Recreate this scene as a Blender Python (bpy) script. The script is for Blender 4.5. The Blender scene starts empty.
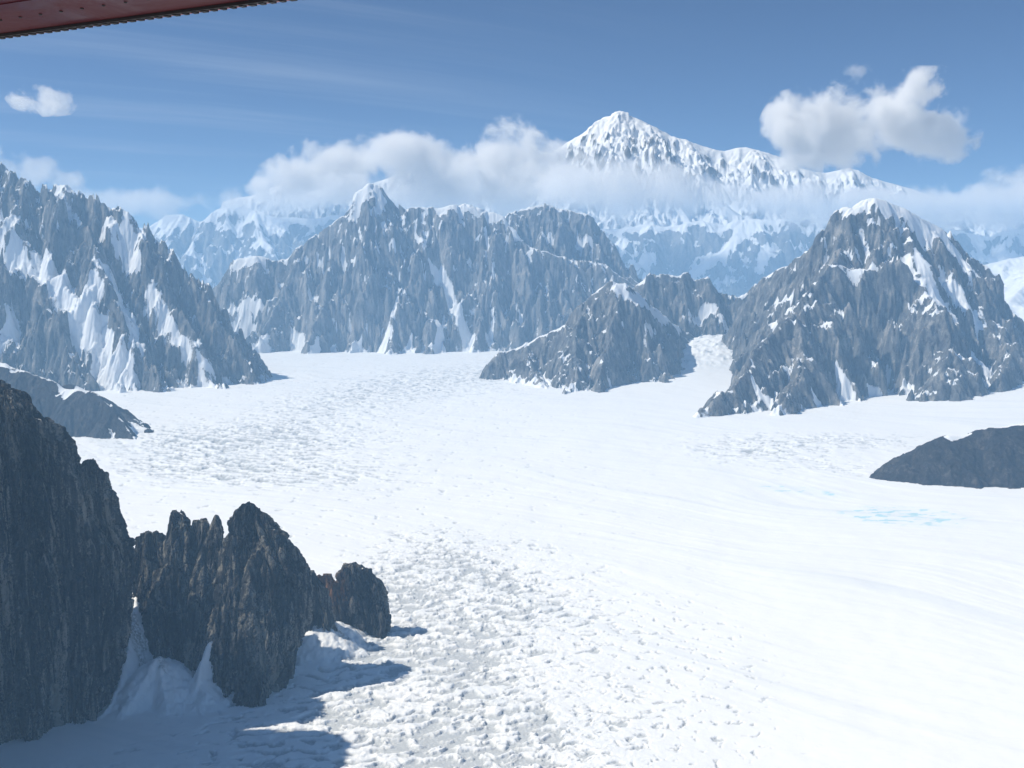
import bpy, bmesh, math, random
import numpy as np
from mathutils import Vector

SC = bpy.context.scene
COL = SC.collection
F32 = np.float32
R = math.radians

# ------------------------------------------------------------------ camera geometry
W, H, FPX = 1024, 768, 1000.0
CAMZ = 1000.0
HORIZON = 258.0
PITCH = math.atan((H / 2 - HORIZON) / FPX)          # looking down by this much
cp, sp = math.cos(PITCH), math.sin(PITCH)


def ray(px, py):
    x = (px - W / 2) / FPX
    y = (H / 2 - py) / FPX
    return Vector((x, cp + y * sp, -sp + y * cp))


def at(px, py, Y):
    """a point of the place seen at this spot of the photograph, Y metres away"""
    d = ray(px, py)
    t = Y / d.y
    return (d.x * t, Y, CAMZ + d.z * t)


def ground_at(px, py, z=0.0):
    d = ray(px, py)
    t = (z - CAMZ) / d.z
    return (d.x * t, d.y * t)


# ------------------------------------------------------------------ noise
_g = np.linspace(0, 2 * np.pi, 256, endpoint=False)
GX, GY = np.cos(_g).astype(F32), np.sin(_g).astype(F32)


def _hash(ix, iy, seed):
    h = (ix * np.uint32(374761393) + iy * np.uint32(668265263) + np.uint32((seed * 2246822519) & 0xFFFFFFFF))
    h = (h ^ (h >> np.uint32(13))) * np.uint32(1274126177)
    return h ^ (h >> np.uint32(16))


def perlin(x, y, seed=0):
    x = np.asarray(x, F32); y = np.asarray(y, F32)
    fx, fy = np.floor(x), np.floor(y)
    ix = fx.astype(np.int32).astype(np.uint32); iy = fy.astype(np.int32).astype(np.uint32)
    dx, dy = x - fx, y - fy
    one = np.uint32(1)

    def g(jx, jy, ax, ay):
        k = (_hash(jx, jy, seed) & np.uint32(255)).astype(np.int32)
        return GX[k] * ax + GY[k] * ay
    u = dx * dx * dx * (dx * (dx * 6 - 15) + 10)
    v = dy * dy * dy * (dy * (dy * 6 - 15) + 10)
    a = g(ix, iy, dx, dy); b = g(ix + one, iy, dx - 1, dy)
    c = g(ix, iy + one, dx, dy - 1); d = g(ix + one, iy + one, dx - 1, dy - 1)
    return ((a + u * (b - a)) * (1 - v) + (c + u * (d - c)) * v) * F32(1.4)


def fbm(x, y, oct=5, seed=0, gain=0.5):
    s = 0; a = 1.0; t = 0
    for o in range(oct):
        s = s + perlin(x * 2 ** o + 17.3 * o, y * 2 ** o - 9.1 * o, seed + o) * F32(a)
        t += a; a *= gain
    return s / F32(t)


def ridged(x, y, oct=5, seed=0, gain=0.5):
    """0..1, sharp crests at 1"""
    s = 0; a = 1.0; t = 0; w = 1.0
    for o in range(oct):
        n = 1 - np.abs(perlin(x * 2 ** o + 31.7 * o, y * 2 ** o + 5.3 * o, seed + o)) * F32(1.25)
        n = np.clip(n, 0, 1); n = n * n
        s = s + n * w * F32(a)
        w = np.clip(n * 1.6, 0.15, 1)
        t += a; a *= gain
    return s / F32(t)


def worley(x, y, seed=0):
    """per-cell random value and distance to the cell border, 2-D"""
    fx, fy = np.floor(x), np.floor(y)
    d1 = np.full(x.shape, 9, F32); d2 = d1.copy(); v = np.zeros(x.shape, F32); v2 = v.copy()
    for oy in (-1, 0, 1):
        for ox in (-1, 0, 1):
            cx, cy = fx + ox, fy + oy
            h = _hash(cx.astype(np.int32).astype(np.uint32), cy.astype(np.int32).astype(np.uint32), seed)
            rx = (h & np.uint32(1023)).astype(F32) / 1023
            ry = ((h >> np.uint32(10)) & np.uint32(1023)).astype(F32) / 1023
            rv = ((h >> np.uint32(20)) & np.uint32(1023)).astype(F32) / 1023
            d = np.hypot(cx + rx - x, cy + ry - y).astype(F32)
            near = d < d1
            d2 = np.where(near, d1, np.minimum(d2, d))
            v = np.where(near, rv, v); v2 = np.where(near, ((h * np.uint32(2654435761)) >> np.uint32(22)).astype(F32) / 1023, v2)
            d1 = np.where(near, d, d1)
    return v, d2 - d1, v2


def sstep(a, b, x):
    t = np.clip((x - a) / (b - a), 0, 1)
    return t * t * (3 - 2 * t)


def blur(a, k):
    for ax in (0, 1):
        p = np.pad(a, [(k + 1, k) if i == ax else (0, 0) for i in (0, 1)], mode='edge')
        c = np.cumsum(p, axis=ax, dtype=np.float64)
        n = 2 * k + 1
        a = ((c[n:] - c[:-n]) if ax == 0 else (c[:, n:] - c[:, :-n])) / n
    return a.astype(F32)


def gullies(X, Y, Hb, cell, lam, octaves, amp, seed, branch=1.4, blurk=6):
    """branching gullies that follow the fall line of the body underneath (metres)"""
    b = blur(Hb, blurk)
    gy, gx = np.gradient(b, cell)
    m = np.sqrt(gx * gx + gy * gy) + 1e-4
    steep = sstep(0.15, 0.7, m)
    bx, by = -gy / m, gx / m                       # across the slope
    out = np.zeros(X.shape, F32); ax = np.zeros(X.shape, F32); ay = np.zeros(X.shape, F32)
    a, f = 1.0, 1.0 / lam
    for o in range(octaves):
        dx = bx + branch * -ay; dy = by + branch * ax
        dm = np.sqrt(dx * dx + dy * dy) + 1e-4
        k = np.minimum(dm, 1.6) / dm; dx = dx * k; dy = dy * k
        px, py = X * f + 13.7 * o, Y * f - 7.1 * o
        ix, iy = np.floor(px), np.floor(py)
        va = 0; vs = 0; wt = 0
        for j in (-1, 0, 1):
            for i in (-1, 0, 1):
                h = _hash((ix + i).astype(np.int32).astype(np.uint32), (iy + j).astype(np.int32).astype(np.uint32), seed + o)
                qx = px - ix - i - (h & np.uint32(1023)).astype(F32) / 1023
                qy = py - iy - j - ((h >> np.uint32(10)) & np.uint32(1023)).astype(F32) / 1023
                w = np.exp(-2.2 * (qx * qx + qy * qy))
                ph = (qx * dx + qy * dy) * F32(2 * np.pi)
                va = va + np.cos(ph) * w; vs = vs - np.sin(ph) * w; wt = wt + w
        va = va / wt; vs = vs / wt
        sharp = 1 - np.sqrt(np.clip(0.5 - 0.5 * va, 0, 1)) * 1.5
        out = out + a * (0.55 * sharp + 0.45 * va) * steep
        ax = ax + a * vs * dx; ay = ay + a * vs * dy
        a *= 0.55; f *= 2.0
    return out * amp


# ------------------------------------------------------------------ helpers
def tag(o, label, cat, group=None, kind=None):
    o['label'] = label; o['category'] = cat
    if group: o['group'] = group
    if kind: o['kind'] = kind
    return o


def link(name, me, mat, parent=None):
    o = bpy.data.objects.new(name, me)
    COL.objects.link(o)
    if mat: me.materials.append(mat)
    if parent: o.parent = parent
    return o


def grid_mesh(name, X, Y, Z, keep=None, attrs=(), smooth=True):
    ny, nx = X.shape
    idx = np.arange(ny * nx, dtype=np.int32).reshape(ny, nx)
    q = np.stack([idx[:-1, :-1], idx[:-1, 1:], idx[1:, 1:], idx[1:, :-1]], -1).reshape(-1, 4)
    co = np.stack([X, Y, Z], -1).reshape(-1, 3).astype(F32)
    cols = [(n, np.asarray(a, F32).reshape(-1)) for n, a in attrs]
    if keep is not None:
        k = keep.reshape(-1)
        q = q[k[q].any(1)]
        used = np.zeros(len(co), bool); used[q.reshape(-1)] = True
        new = np.cumsum(used).astype(np.int32) - 1
        q = new[q]; co = co[used]; cols = [(n, a[used]) for n, a in cols]
    me = bpy.data.meshes.new(name)
    me.vertices.add(len(co)); me.vertices.foreach_set('co', co.ravel())
    me.loops.add(q.size); me.loops.foreach_set('vertex_index', q.astype(np.int32).ravel())
    me.polygons.add(len(q))
    me.polygons.foreach_set('loop_start', np.arange(0, q.size, 4, dtype=np.int32))
    for n, a in cols:
        me.attributes.new(n, 'FLOAT', 'POINT').data.foreach_set('value', a)
    me.update(calc_edges=True)
    me.polygons.foreach_set('use_smooth', np.full(len(q), smooth, dtype=bool))
    return me


# ------------------------------------------------------------------ node helpers
class NT:
    def __init__(s, tree):
        s.t = tree; tree.nodes.clear()

    def n(s, kind, **kw):
        nd = s.t.nodes.new(kind)
        for k, v in kw.items():
            if k == 'ins':
                for i, val in v.items():
                    sock = nd.inputs[i]
                    if isinstance(val, bpy.types.NodeSocket): s.t.links.new(val, sock)
                    else: sock.default_value = val
            else: setattr(nd, k, v)
        return nd

    def math(s, op, a, b=None, c=None, clamp=False):
        ins = {0: a}
        if b is not None: ins[1] = b
        if c is not None: ins[2] = c
        return s.n('ShaderNodeMath', operation=op, use_clamp=clamp, ins=ins).outputs[0]

    def mix(s, f, a, b):
        nd = s.n('ShaderNodeMix', data_type='RGBA')
        for i, v in ((0, f), (6, a), (7, b)):
            if isinstance(v, bpy.types.NodeSocket): s.t.links.new(v, nd.inputs[i])
            else: nd.inputs[i].default_value = v
        return nd.outputs[2]

    def ramp(s, f, pts):
        nd = s.n('ShaderNodeValToRGB', ins={0: f})
        el = nd.color_ramp.elements
        while len(el) > 1: el.remove(el[-1])
        for i, (p, c) in enumerate(pts):
            e = el[0] if i == 0 else el.new(p)
            e.position = p; e.color = c if len(c) == 4 else (*c, 1)
        return nd.outputs[0]

    def maprange(s, v, a, b, c=0.0, d=1.0, smooth=True):
        return s.n('ShaderNodeMapRange', interpolation_type='SMOOTHSTEP' if smooth else 'LINEAR',
                   ins={0: v, 1: a, 2: b, 3: c, 4: d}).outputs[0]

    def noise(s, vec, scale, detail=5, rough=0.55, dist=0.0):
        return s.n('ShaderNodeTexNoise', ins={'Vector': vec, 'Scale': scale, 'Detail': detail,
                                             'Roughness': rough, 'Distortion': dist}).outputs[0]


def rgba(r, g, b): return (r, g, b, 1.0)


def rock_material(name, dark, mid, light, snow=(0.86, 0.88, 0.90), fine=1.0, streak=1.0, rust=None, bump=1.0, tall=0.22, edges=(0.41, 0.47, 0.52, 0.60)):
    """rock with snow lying where the mesh says it lies; 'fine' is the size of the grain in metres"""
    m = bpy.data.materials.new(name); m.use_nodes = True
    T = NT(m.node_tree)
    geo = T.n('ShaderNodeNewGeometry').outputs['Position']
    st = T.n('ShaderNodeVectorMath', operation='MULTIPLY', ins={0: geo, 1: (1, 1, tall / streak)}).outputs[0]
    n1 = T.noise(st, 0.09 / fine, 7, 0.62, 0.4)
    st2 = T.n('ShaderNodeVectorMath', operation='MULTIPLY', ins={0: geo, 1: (1, 1, min(1.0, tall * 2))}).outputs[0]
    n2 = T.noise(st2, 0.022 / fine, 6, 0.6)
    n3 = T.noise(geo, 0.25 / fine, 6, 0.65)
    v = T.math('ADD', T.math('MULTIPLY', n1, 0.5), T.math('MULTIPLY', n2, 0.5))
    v = T.math('ADD', v, T.math('MULTIPLY', T.math('SUBTRACT', n3, 0.5), 0.25))
    rc = T.ramp(v, list(zip(edges, (dark, mid, mid, light))))
    if rust:
        ra = T.n('ShaderNodeAttribute', attribute_name='rust').outputs['Fac']
        rr = T.math('MULTIPLY', ra, T.maprange(n1, 0.34, 0.5))
        rc = T.mix(rr, rc, rgba(*rust))
    sa = T.n('ShaderNodeAttribute', attribute_name='snow').outputs['Fac']
    sn = T.math('ADD', sa, T.math('MULTIPLY', T.math('SUBTRACT', T.noise(geo, 0.11 / fine, 6, 0.65), 0.5), 0.55))
    sf = T.maprange(sn, 0.44, 0.58)
    sc = T.mix(T.noise(geo, 0.02 / fine, 4), rgba(*[c * 0.95 for c in snow]), rgba(*snow))
    colr = T.mix(sf, rc, sc)
    hgt = T.math('ADD', T.math('MULTIPLY', n1, 1.0), T.math('MULTIPLY', n3, 0.5))
    hgt = T.math('MULTIPLY', hgt, T.math('SUBTRACT', 1.0, T.math('MULTIPLY', sf, 0.8)))
    bp = T.n('ShaderNodeBump', ins={'Strength': 0.9, 'Distance': 7.0 * fine * bump, 'Height': hgt})
    bs = T.n('ShaderNodeBsdfPrincipled', ins={'Base Color': colr, 'Roughness': 0.9,
             'Specular IOR Level': 0.2, 'Normal': bp.outputs[0]})
    T.n('ShaderNodeOutputMaterial', ins={'Surface': bs.outputs[0]})
    return m


# ------------------------------------------------------------------ mountains
def envelope(X, Y, ridges, seed, spur0=99):
    """Highest of the roof-shaped bodies hung from every ridge line; gullies run straight down from the crest."""
    out = np.full(X.shape, -1e4, F32); D = np.full(X.shape, 1e4, F32); B = np.zeros(X.shape, F32)
    for k, r in enumerate(ridges):
        P = r['p']; S = r.get('s', 1.6); rad = r.get('r', 12.0)
        lam, amp, reach = r.get('lam', 260.0), r.get('amp', 90.0), r.get('reach', 350.0)
        hb = np.full(X.shape, -1e4, F32); db = np.full(X.shape, 1e4, F32); sb = np.zeros(X.shape, F32)
        s0 = 0.0
        warp = r.get('warp', 0.0)
        if warp:
            wx = fbm(X / 420, Y / 420, 3, seed + 70) * warp; wy = fbm(X / 420, Y / 420, 3, seed + 80) * warp
            XX, YY = X + wx, Y + wy
        else: XX, YY = X, Y
        for (ax, ay, az), (bx, by, bz) in zip(P[:-1], P[1:]):
            L2 = (bx - ax) ** 2 + (by - ay) ** 2; L = math.sqrt(L2)
            t = np.clip(((XX - ax) * (bx - ax) + (YY - ay) * (by - ay)) / L2, 0, 1)
            d = np.hypot(XX - ax - t * (bx - ax), YY - ay - t * (by - ay))
            h = az + t * (bz - az) - S * (np.sqrt(d * d + rad * rad) - rad)
            up = h > hb
            hb = np.where(up, h, hb); db = np.where(up, d, db); sb = np.where(up, s0 + t * L, sb)
            s0 += L
        # crests and gullies that run down the face
        wob = fbm(X / 500, Y / 500, 3, seed + 11 + k) * 1.2
        fl = ridged(sb / lam + wob, db / (lam * 3.2) + 3.7 * k, 3, seed + 21 + k, 0.5)
        fl2 = ridged(sb / (lam * 0.31) + wob * 1.7, db / (lam * 1.3), 3, seed + 41 + k, 0.5)
        g = np.clip(db / reach, 0, 1)
        hb = hb + g * amp * (fl - 0.55) * 1.6 + np.sqrt(g) * amp * 0.38 * (fl2 - 0.5)
        bare = bool(r.get('bare', k >= spur0))
        up = hb > out
        out = np.where(up, hb, out); D = np.where(up, db + (np.clip((sb - 25) * 0.6, 0, r.get('open', 80)) if bare else 0), D)
        B = np.where(up, np.exp(-db / 45) if bare else 0, B)
    return (out, D, B) if spur0 < 99 else (out, D)


def sample(X0, Y0, cell, A, x, y):
    i = np.clip(int((x - X0) / cell), 0, A.shape[1] - 1); j = np.clip(int((y - Y0) / cell), 0, A.shape[0] - 1)
    return A[j, i]


TOPS = []


def mountain(name, label, x0, x1, y0, y1, cell, ridges, mat, seed, rough=70.0, rlen=520.0, foot=35.0, base=-30.0,
             snow_bias=0.0, snow_slope=(0.50, 0.78), alt=(1400, 2000, 0.15), couloirs=(), crag=0.0, gl=300.0, ga=46.0, go=5, nlen=260.0, nmin=0.3, cf=1.0, bias=0.0, crest=0.0, blocks=(), fleck=0.0, spur0=1, cat='mountain',
             kind='structure', group=None, vrust=None, post=None, conc_w=1.0, smooth=True):
    xs = np.arange(x0, x1, cell, dtype=F32); ys = np.arange(y0, y1, cell, dtype=F32)
    X, Y = np.meshgrid(xs, ys)
    QX, QY = X, Y
    for i, (bsz, bam) in enumerate(blocks):          # fractured rock: every block of the wall stands a little forward or back
        wob = fbm(X / (bsz * .8), Y / (bsz * .8), 3, seed + 200 + i) * bsz * 0.5
        v, e, v2 = worley((X + wob) / bsz, (Y - wob) / bsz, seed + 210 + i)
        QX = QX + (v - 0.5) * 2 * bam + wob * 0.5 * bam / bsz; QY = QY + (v2 - 0.5) * 2 * bam
        QY = QY - sstep(0.16, 0.0, e) * bam * 0.6
    Hh, D, B = envelope(QX, QY, ridges, seed, spur0)
    near = nmin + (1 - nmin) * np.clip(D / nlen, 0, 1)
    Hh = Hh + near * gullies(X, Y, Hh, cell, gl, go, ga, seed + 400)
    qx = X + fbm(X / 300, Y / 300, 3, seed + 5) * 90; qy = Y + fbm(X / 300, Y / 300, 3, seed + 6) * 90
    n = ridged(qx / rlen, qy / rlen, 7, seed + 1, 0.52) - 0.42
    Hh = Hh + rough * near * n * 1.7
    if crag:
        v, e, _ = worley(X / crag, Y / crag + fbm(X / 40, Y / 40, 3, seed + 3) * 0.7, seed + 9)
        v2, e2, _ = worley(X / (crag * 0.42), Y / (crag * 0.42), seed + 19)
        Hh = Hh + cf * near * crag * ((v - 0.5) * 1.5 + (v2 - 0.5) * 0.7 - sstep(0.14, 0.0, e) * 0.5)
    Hh = Hh - bias * near
    if crest:
        v, e, _ = worley(X / crest + fbm(X / 9, Y / 9, 2, seed + 33) * .5, Y / crest, seed + 29)
        Hh = Hh + (v - 0.5) * crest * 1.3 + fbm(X / (crest * 1.6), Y / (crest * 1.6), 4, seed + 31) * crest * 0.9
    if post is not None: Hh = post(X, Y, Hh)
    # foot that flares out into the ice instead of stopping dead
    Hh = Hh - base
    Hh = np.where(Hh > foot * 8, Hh, foot * np.log1p(np.exp(np.clip(Hh / foot, -30, 8.5)))) + base - foot * 0.25
    # snow couloirs drawn on the face: carve a shallow trough and keep snow in it
    extra = np.zeros(X.shape, F32)
    for pts, wid, strength in couloirs:
        wid2 = wid
        if isinstance(wid, tuple): wid, wid2 = wid
        w3 = []
        for (px, py) in pts:
            d = ray(px, py); hit = None
            for yy in np.arange(y0, y1, cell):
                t = yy / d.y; xx = d.x * t; zz = CAMZ + d.z * t
                if x0 <= xx < x1 and sample(x0, y0, cell, Hh, xx, yy) > zz: hit = (xx, yy); break
            if hit: w3.append(hit)
        if len(w3) == 1: w3.append((w3[0][0] + 1, w3[0][1] + 1))
        for q, ((ax, ay), (bx, by)) in enumerate(zip(w3[:-1], w3[1:])):
            L2 = (bx - ax) ** 2 + (by - ay) ** 2 + 1e-3
            jx = X + fbm(X / 90, Y / 90, 3, seed + 91) * wid * 1.1; jy = Y + fbm(X / 90, Y / 90, 3, seed + 92) * wid * 1.1
            t = np.clip(((jx - ax) * (bx - ax) + (jy - ay) * (by - ay)) / L2, 0, 1)
            d = np.hypot(jx - ax - t * (bx - ax), jy - ay - t * (by - ay))
            ww = wid + (wid2 - wid) * (q + t) / max(1, len(w3) - 1)
            extra = np.maximum(extra, strength * np.clip(1.5 - d / ww, 0, 1))
    Hs = blur(Hh, 5)
    ew = np.clip(extra * 1.2, 0, 1) * 0.62
    Hh = Hh * (1 - ew) + Hs * ew
    b1 = blur(Hh, 1); b4 = blur(Hh, 5)
    gy, gx = np.gradient(b1, cell)
    nz = 1 / np.sqrt(1 + gx * gx + gy * gy)
    gy, gx = np.gradient(b4, cell)
    nzb = 1 / np.sqrt(1 + gx * gx + gy * gy)
    conc = np.clip((b4 - Hh) / (cell * 4), -1, 1)
    a0, a1, aw = alt
    sn = sstep(snow_slope[0], snow_slope[1], 0.55 * nz + 0.45 * nzb)
    sn = sn + 0.22 * conc * conc_w + aw * sstep(a0, a1, Hh) + snow_bias + extra * 0.95
    sn = sn - 0.45 * B + 0.75 * sstep(130, 15, Hh - base) * sstep(-0.2, 0.3, fbm(X / 170, Y / 170, 3, seed + 53)) * (foot > 10)
    if fleck:
        sn = sn + 2.0 * fleck * sstep(0.08, 0.36, fbm(X / 85, Y / 60, 5, seed + 55, .6) + 0.25 * fbm(X / 400, Y / 400, 2, seed + 56)) * (0.45 + 0.55 * sstep(300, 1400, Hh))
    sn = sn + 0.18 * fbm(X / 240, Y / 240, 4, seed + 51)
    attrs = [('snow', sn)]
    if vrust is not None: attrs.append(('rust', vrust(X, Y, Hh)))
    me = grid_mesh(name, X, Y, Hh, Hh > base - 4, attrs, smooth)
    o = link(name, me, mat)
    tag(o, label, cat, group, kind)
    TOPS.append(float(Hh.max()))
    return o


def rid(pts, **kw):
    """a crest line from (photo x, photo y, distance)"""
    return dict(p=[at(*p) for p in pts], **kw)


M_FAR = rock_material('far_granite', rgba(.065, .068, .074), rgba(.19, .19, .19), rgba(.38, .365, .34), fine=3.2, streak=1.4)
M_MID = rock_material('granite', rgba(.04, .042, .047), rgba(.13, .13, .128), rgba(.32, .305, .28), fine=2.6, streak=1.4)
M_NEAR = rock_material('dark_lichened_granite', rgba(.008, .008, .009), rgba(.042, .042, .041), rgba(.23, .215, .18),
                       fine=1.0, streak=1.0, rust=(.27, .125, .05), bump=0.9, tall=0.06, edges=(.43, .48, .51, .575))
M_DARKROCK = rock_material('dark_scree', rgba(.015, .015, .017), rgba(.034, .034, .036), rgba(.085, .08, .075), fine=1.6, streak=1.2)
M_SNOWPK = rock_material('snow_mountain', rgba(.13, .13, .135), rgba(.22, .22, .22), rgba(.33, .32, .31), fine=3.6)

# A: jagged mountain at the left
mountain('jagged_mountain', 'jagged dark mountain at the left with broad snow gullies and a toothed crest', -6800, -1500, 6900, 10600, 7.0, [
    rid([(-220, 120, 9300), (-90, 150, 9000), (-30, 168, 8800), (0, 162, 8800), (10, 166, 8780), (20, 180, 8750), (30, 181, 8720), (40, 195, 8700),
         (47, 187, 8700), (68, 181, 8680), (80, 195, 8650), (95, 196, 8620), (110, 208, 8600), (129, 208, 8560), (135, 218, 8540),
         (144, 223, 8520), (150, 248, 8500), (160, 240, 8480), (166, 251, 8460), (175, 247, 8440), (187, 264, 8400), (200, 281, 8340),
         (214, 305, 8250), (230, 331, 8150), (247, 361, 8020), (252, 378, 7900)], s=1.75, r=6, amp=120, lam=330, reach=420),
    rid([(68, 182, 8680), (85, 230, 8350), (112, 285, 8080), (140, 350, 7700), (160, 388, 7500)], s=1.7, amp=70, lam=200, reach=250),
    rid([(129, 210, 8560), (158, 265, 8300), (185, 325, 8000), (212, 375, 7750), (225, 386, 7650)], s=1.8, amp=70, lam=200, reach=250),
    rid([(10, 170, 8780), (25, 240, 8350), (45, 300, 8050), (70, 350, 7750), (90, 385, 7500)], s=1.7, amp=70, lam=200, reach=250),
    rid([(-120, 160, 9000), (-80, 280, 8200), (-60, 380, 7500)], s=1.6, amp=70, lam=220, reach=250),
], M_MID, 101, crest=42, fleck=.35, gl=360, ga=150, rough=150, rlen=420, blocks=((230, 30),), nmin=.25, foot=30, snow_bias=0.02, couloirs=[
    ([(15, 245), (38, 278), (70, 310), (95, 350), (120, 385)], 75, 1.0),
    ([(95, 285), (82, 312), (100, 345), (125, 378)], 85, 0.9),
    ([(100, 255), (118, 290), (130, 320), (140, 350)], 60, 0.85),
    ([(150, 300), (175, 335), (200, 362), (215, 385)], 50, 0.9),
    ([(125, 225), (140, 235)], 50, 0.8), ([(105, 230), (118, 246)], 45, 0.8), ([(127, 250), (136, 262)], 40, .8),
    ([(0, 225), (14, 215)], 60, .8), ([(60, 190), (78, 222)], 45, .7),
    ([(0, 345), (12, 330)], 60, 0.8)])

# B: low dark ridge, left
mountain('low_rock_ridge', 'low dark rock ridge with a flat snow top standing in the ice below the jagged mountain', -4600, -1700, 5150, 6600, 5.0, [
    rid([(-200, 340, 6000), (0, 362, 5850), (33, 374, 5800), (65, 387, 5750), (90, 390, 5720), (109, 403, 5650), (122, 421, 5570), (134, 437, 5480)],
        s=1.25, r=8, amp=40, lam=200, reach=200),
    rid([(70, 384, 6000), (100, 398, 5950), (122, 411, 5850), (143, 428, 5700)], s=0.9, r=25, amp=20, lam=160, reach=200),
], M_DARKROCK, 131, fleck=.15, blocks=((70, 9),), gl=160, ga=24, rough=36, rlen=260, foot=12, snow_bias=-0.32, snow_slope=(0.6, 0.9), alt=(3000, 4000, 0), couloirs=[
    ([(66, 389), (86, 390)], 45, 1.0), ([(100, 415), (118, 438)], 16, 0.5), ([(0, 366), (20, 378)], 14, .4),
    ([(120, 415), (140, 431)], 22, .45)], cat='ridge')

# C: the massif in the middle
mountain('granite_massif', 'broad grey granite massif with a snowy pointed summit in the centre left', -4200, 1500, 9900, 13200, 8.0, [
    rid([(175, 330, 11400), (208, 292, 11400), (220, 277, 11400), (230, 263, 11400), (243, 257, 11450), (262, 256, 11450), (272, 260, 11450), (288, 257, 11450),
         (300, 248, 11470), (310, 237, 11480), (329, 223, 11500), (340, 215, 11500), (350, 203, 11500), (360, 192, 11520), (372, 182, 11550),
         (384, 187, 11550), (394, 199, 11550), (404, 210, 11550), (417, 206, 11560), (434, 206, 11580), (457, 204, 11600), (474, 205, 11600),
         (490, 208, 11580), (504, 215, 11550), (517, 228, 11500), (528, 243, 11450), (560, 256, 11400), (600, 262, 11400), (640, 290, 11300), (690, 320, 11200)],
        s=1.95, r=14, amp=110, lam=420, reach=420),
    rid([(310, 237, 11480), (288, 285, 11150), (268, 320, 10850), (240, 345, 10500)], s=1.6, amp=70, lam=260, reach=260),
    rid([(350, 204, 11500), (332, 262, 11150), (322, 310, 10800), (308, 356, 10380)], s=1.8, amp=70, lam=260, reach=260),
    rid([(376, 186, 11550), (390, 258, 11150), (395, 305, 10850), (392, 352, 10420)], s=1.9, amp=60, lam=260, reach=260),
    rid([(417, 207, 11560), (425, 270, 11200), (433, 310, 10900), (425, 354, 10480)], s=2.0, amp=60, lam=260, reach=260),
    rid([(470, 206, 11600), (478, 268, 11250), (484, 310, 11000), (470, 350, 10650)], s=2.1, amp=60, lam=260, reach=260),
    rid([(517, 229, 11500), (535, 280, 11150), (540, 320, 10900), (540, 360, 10500)], s=2.0, amp=60, lam=260, reach=260),
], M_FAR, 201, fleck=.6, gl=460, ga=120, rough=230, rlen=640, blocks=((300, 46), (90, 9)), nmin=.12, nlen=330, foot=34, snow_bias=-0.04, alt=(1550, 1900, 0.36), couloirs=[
    ([(352, 204), (372, 184), (380, 200)], 70, 0.75), ([(410, 208), (440, 208), (475, 208), (500, 214)], 55, 0.8), ([(505, 217), (518, 235)], 45, .8),
    ([(398, 300), (390, 325), (384, 348)], (14, 75), 1.0), ([(428, 255), (440, 280), (452, 305), (460, 322), (470, 349)], (14, 80), 0.95),
    ([(291, 328), (294, 338), (297, 350)], (12, 85), 1.0), ([(444, 318), (440, 332), (436, 348)], (14, 70), 1.0), ([(318, 336), (316, 352)], (12, 60), .9),
    ([(268, 334), (262, 348)], (14, 70), .9), ([(412, 332), (409, 350)], (10, 50), .8), ([(495, 318), (488, 340)], (10, 50), .8), ([(362, 338), (356, 352)], (10, 50), .8),
    ([(512, 300), (520, 322)], (10, 26), .7), ([(415, 236), (424, 250)], 16, .8), ([(360, 232), (366, 262)], 14, .6), ([(486, 232), (492, 250)], 14, .6),
    ([(404, 262), (400, 280)], 12, .6), ([(322, 262), (330, 275)], 16, .7), ([(345, 300), (350, 315)], 12, .6), ([(240, 310), (262, 302)], 40, .9),
    ([(232, 335), (250, 328)], 60, .9), ([(225, 318), (240, 312)], 40, .8), ([(235, 262), (262, 258)], 60, 1.0), ([(275, 258), (288, 258)], 40, .8),
    ([(340, 242), (355, 260)], 22, .7), ([(308, 285), (318, 298)], 25, .7), ([(375, 195), (390, 230)], 24, .5), ([(330, 225), (350, 235)], 30, .4)])

# C2: darker crest behind it
mountain('dark_crest', 'darker toothed crest fading under the cloud just behind the broad granite massif', -300, 1900, 11900, 14200, 9.0, [
    rid([(490, 230, 12700), (508, 212, 12700), (528, 208, 12700), (545, 203, 12700), (568, 207, 12700), (588, 217, 12650), (601, 230, 12600),
         (612, 244, 12550), (620, 262, 12450), (632, 279, 12350), (660, 310, 12200)], s=1.8, r=10, amp=90, lam=300, reach=350),
    rid([(560, 207, 12700), (575, 260, 12350), (590, 300, 12100)], s=1.8, amp=60, lam=220),
], M_FAR, 231, fleck=.45, gl=360, ga=170, rough=150, blocks=((230, 36),), nmin=.2, rlen=420, snow_bias=-0.12, couloirs=[([(578, 243), (592, 245)], 30, .8), ([(538, 240), (552, 243)], 30, .7)])

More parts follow.
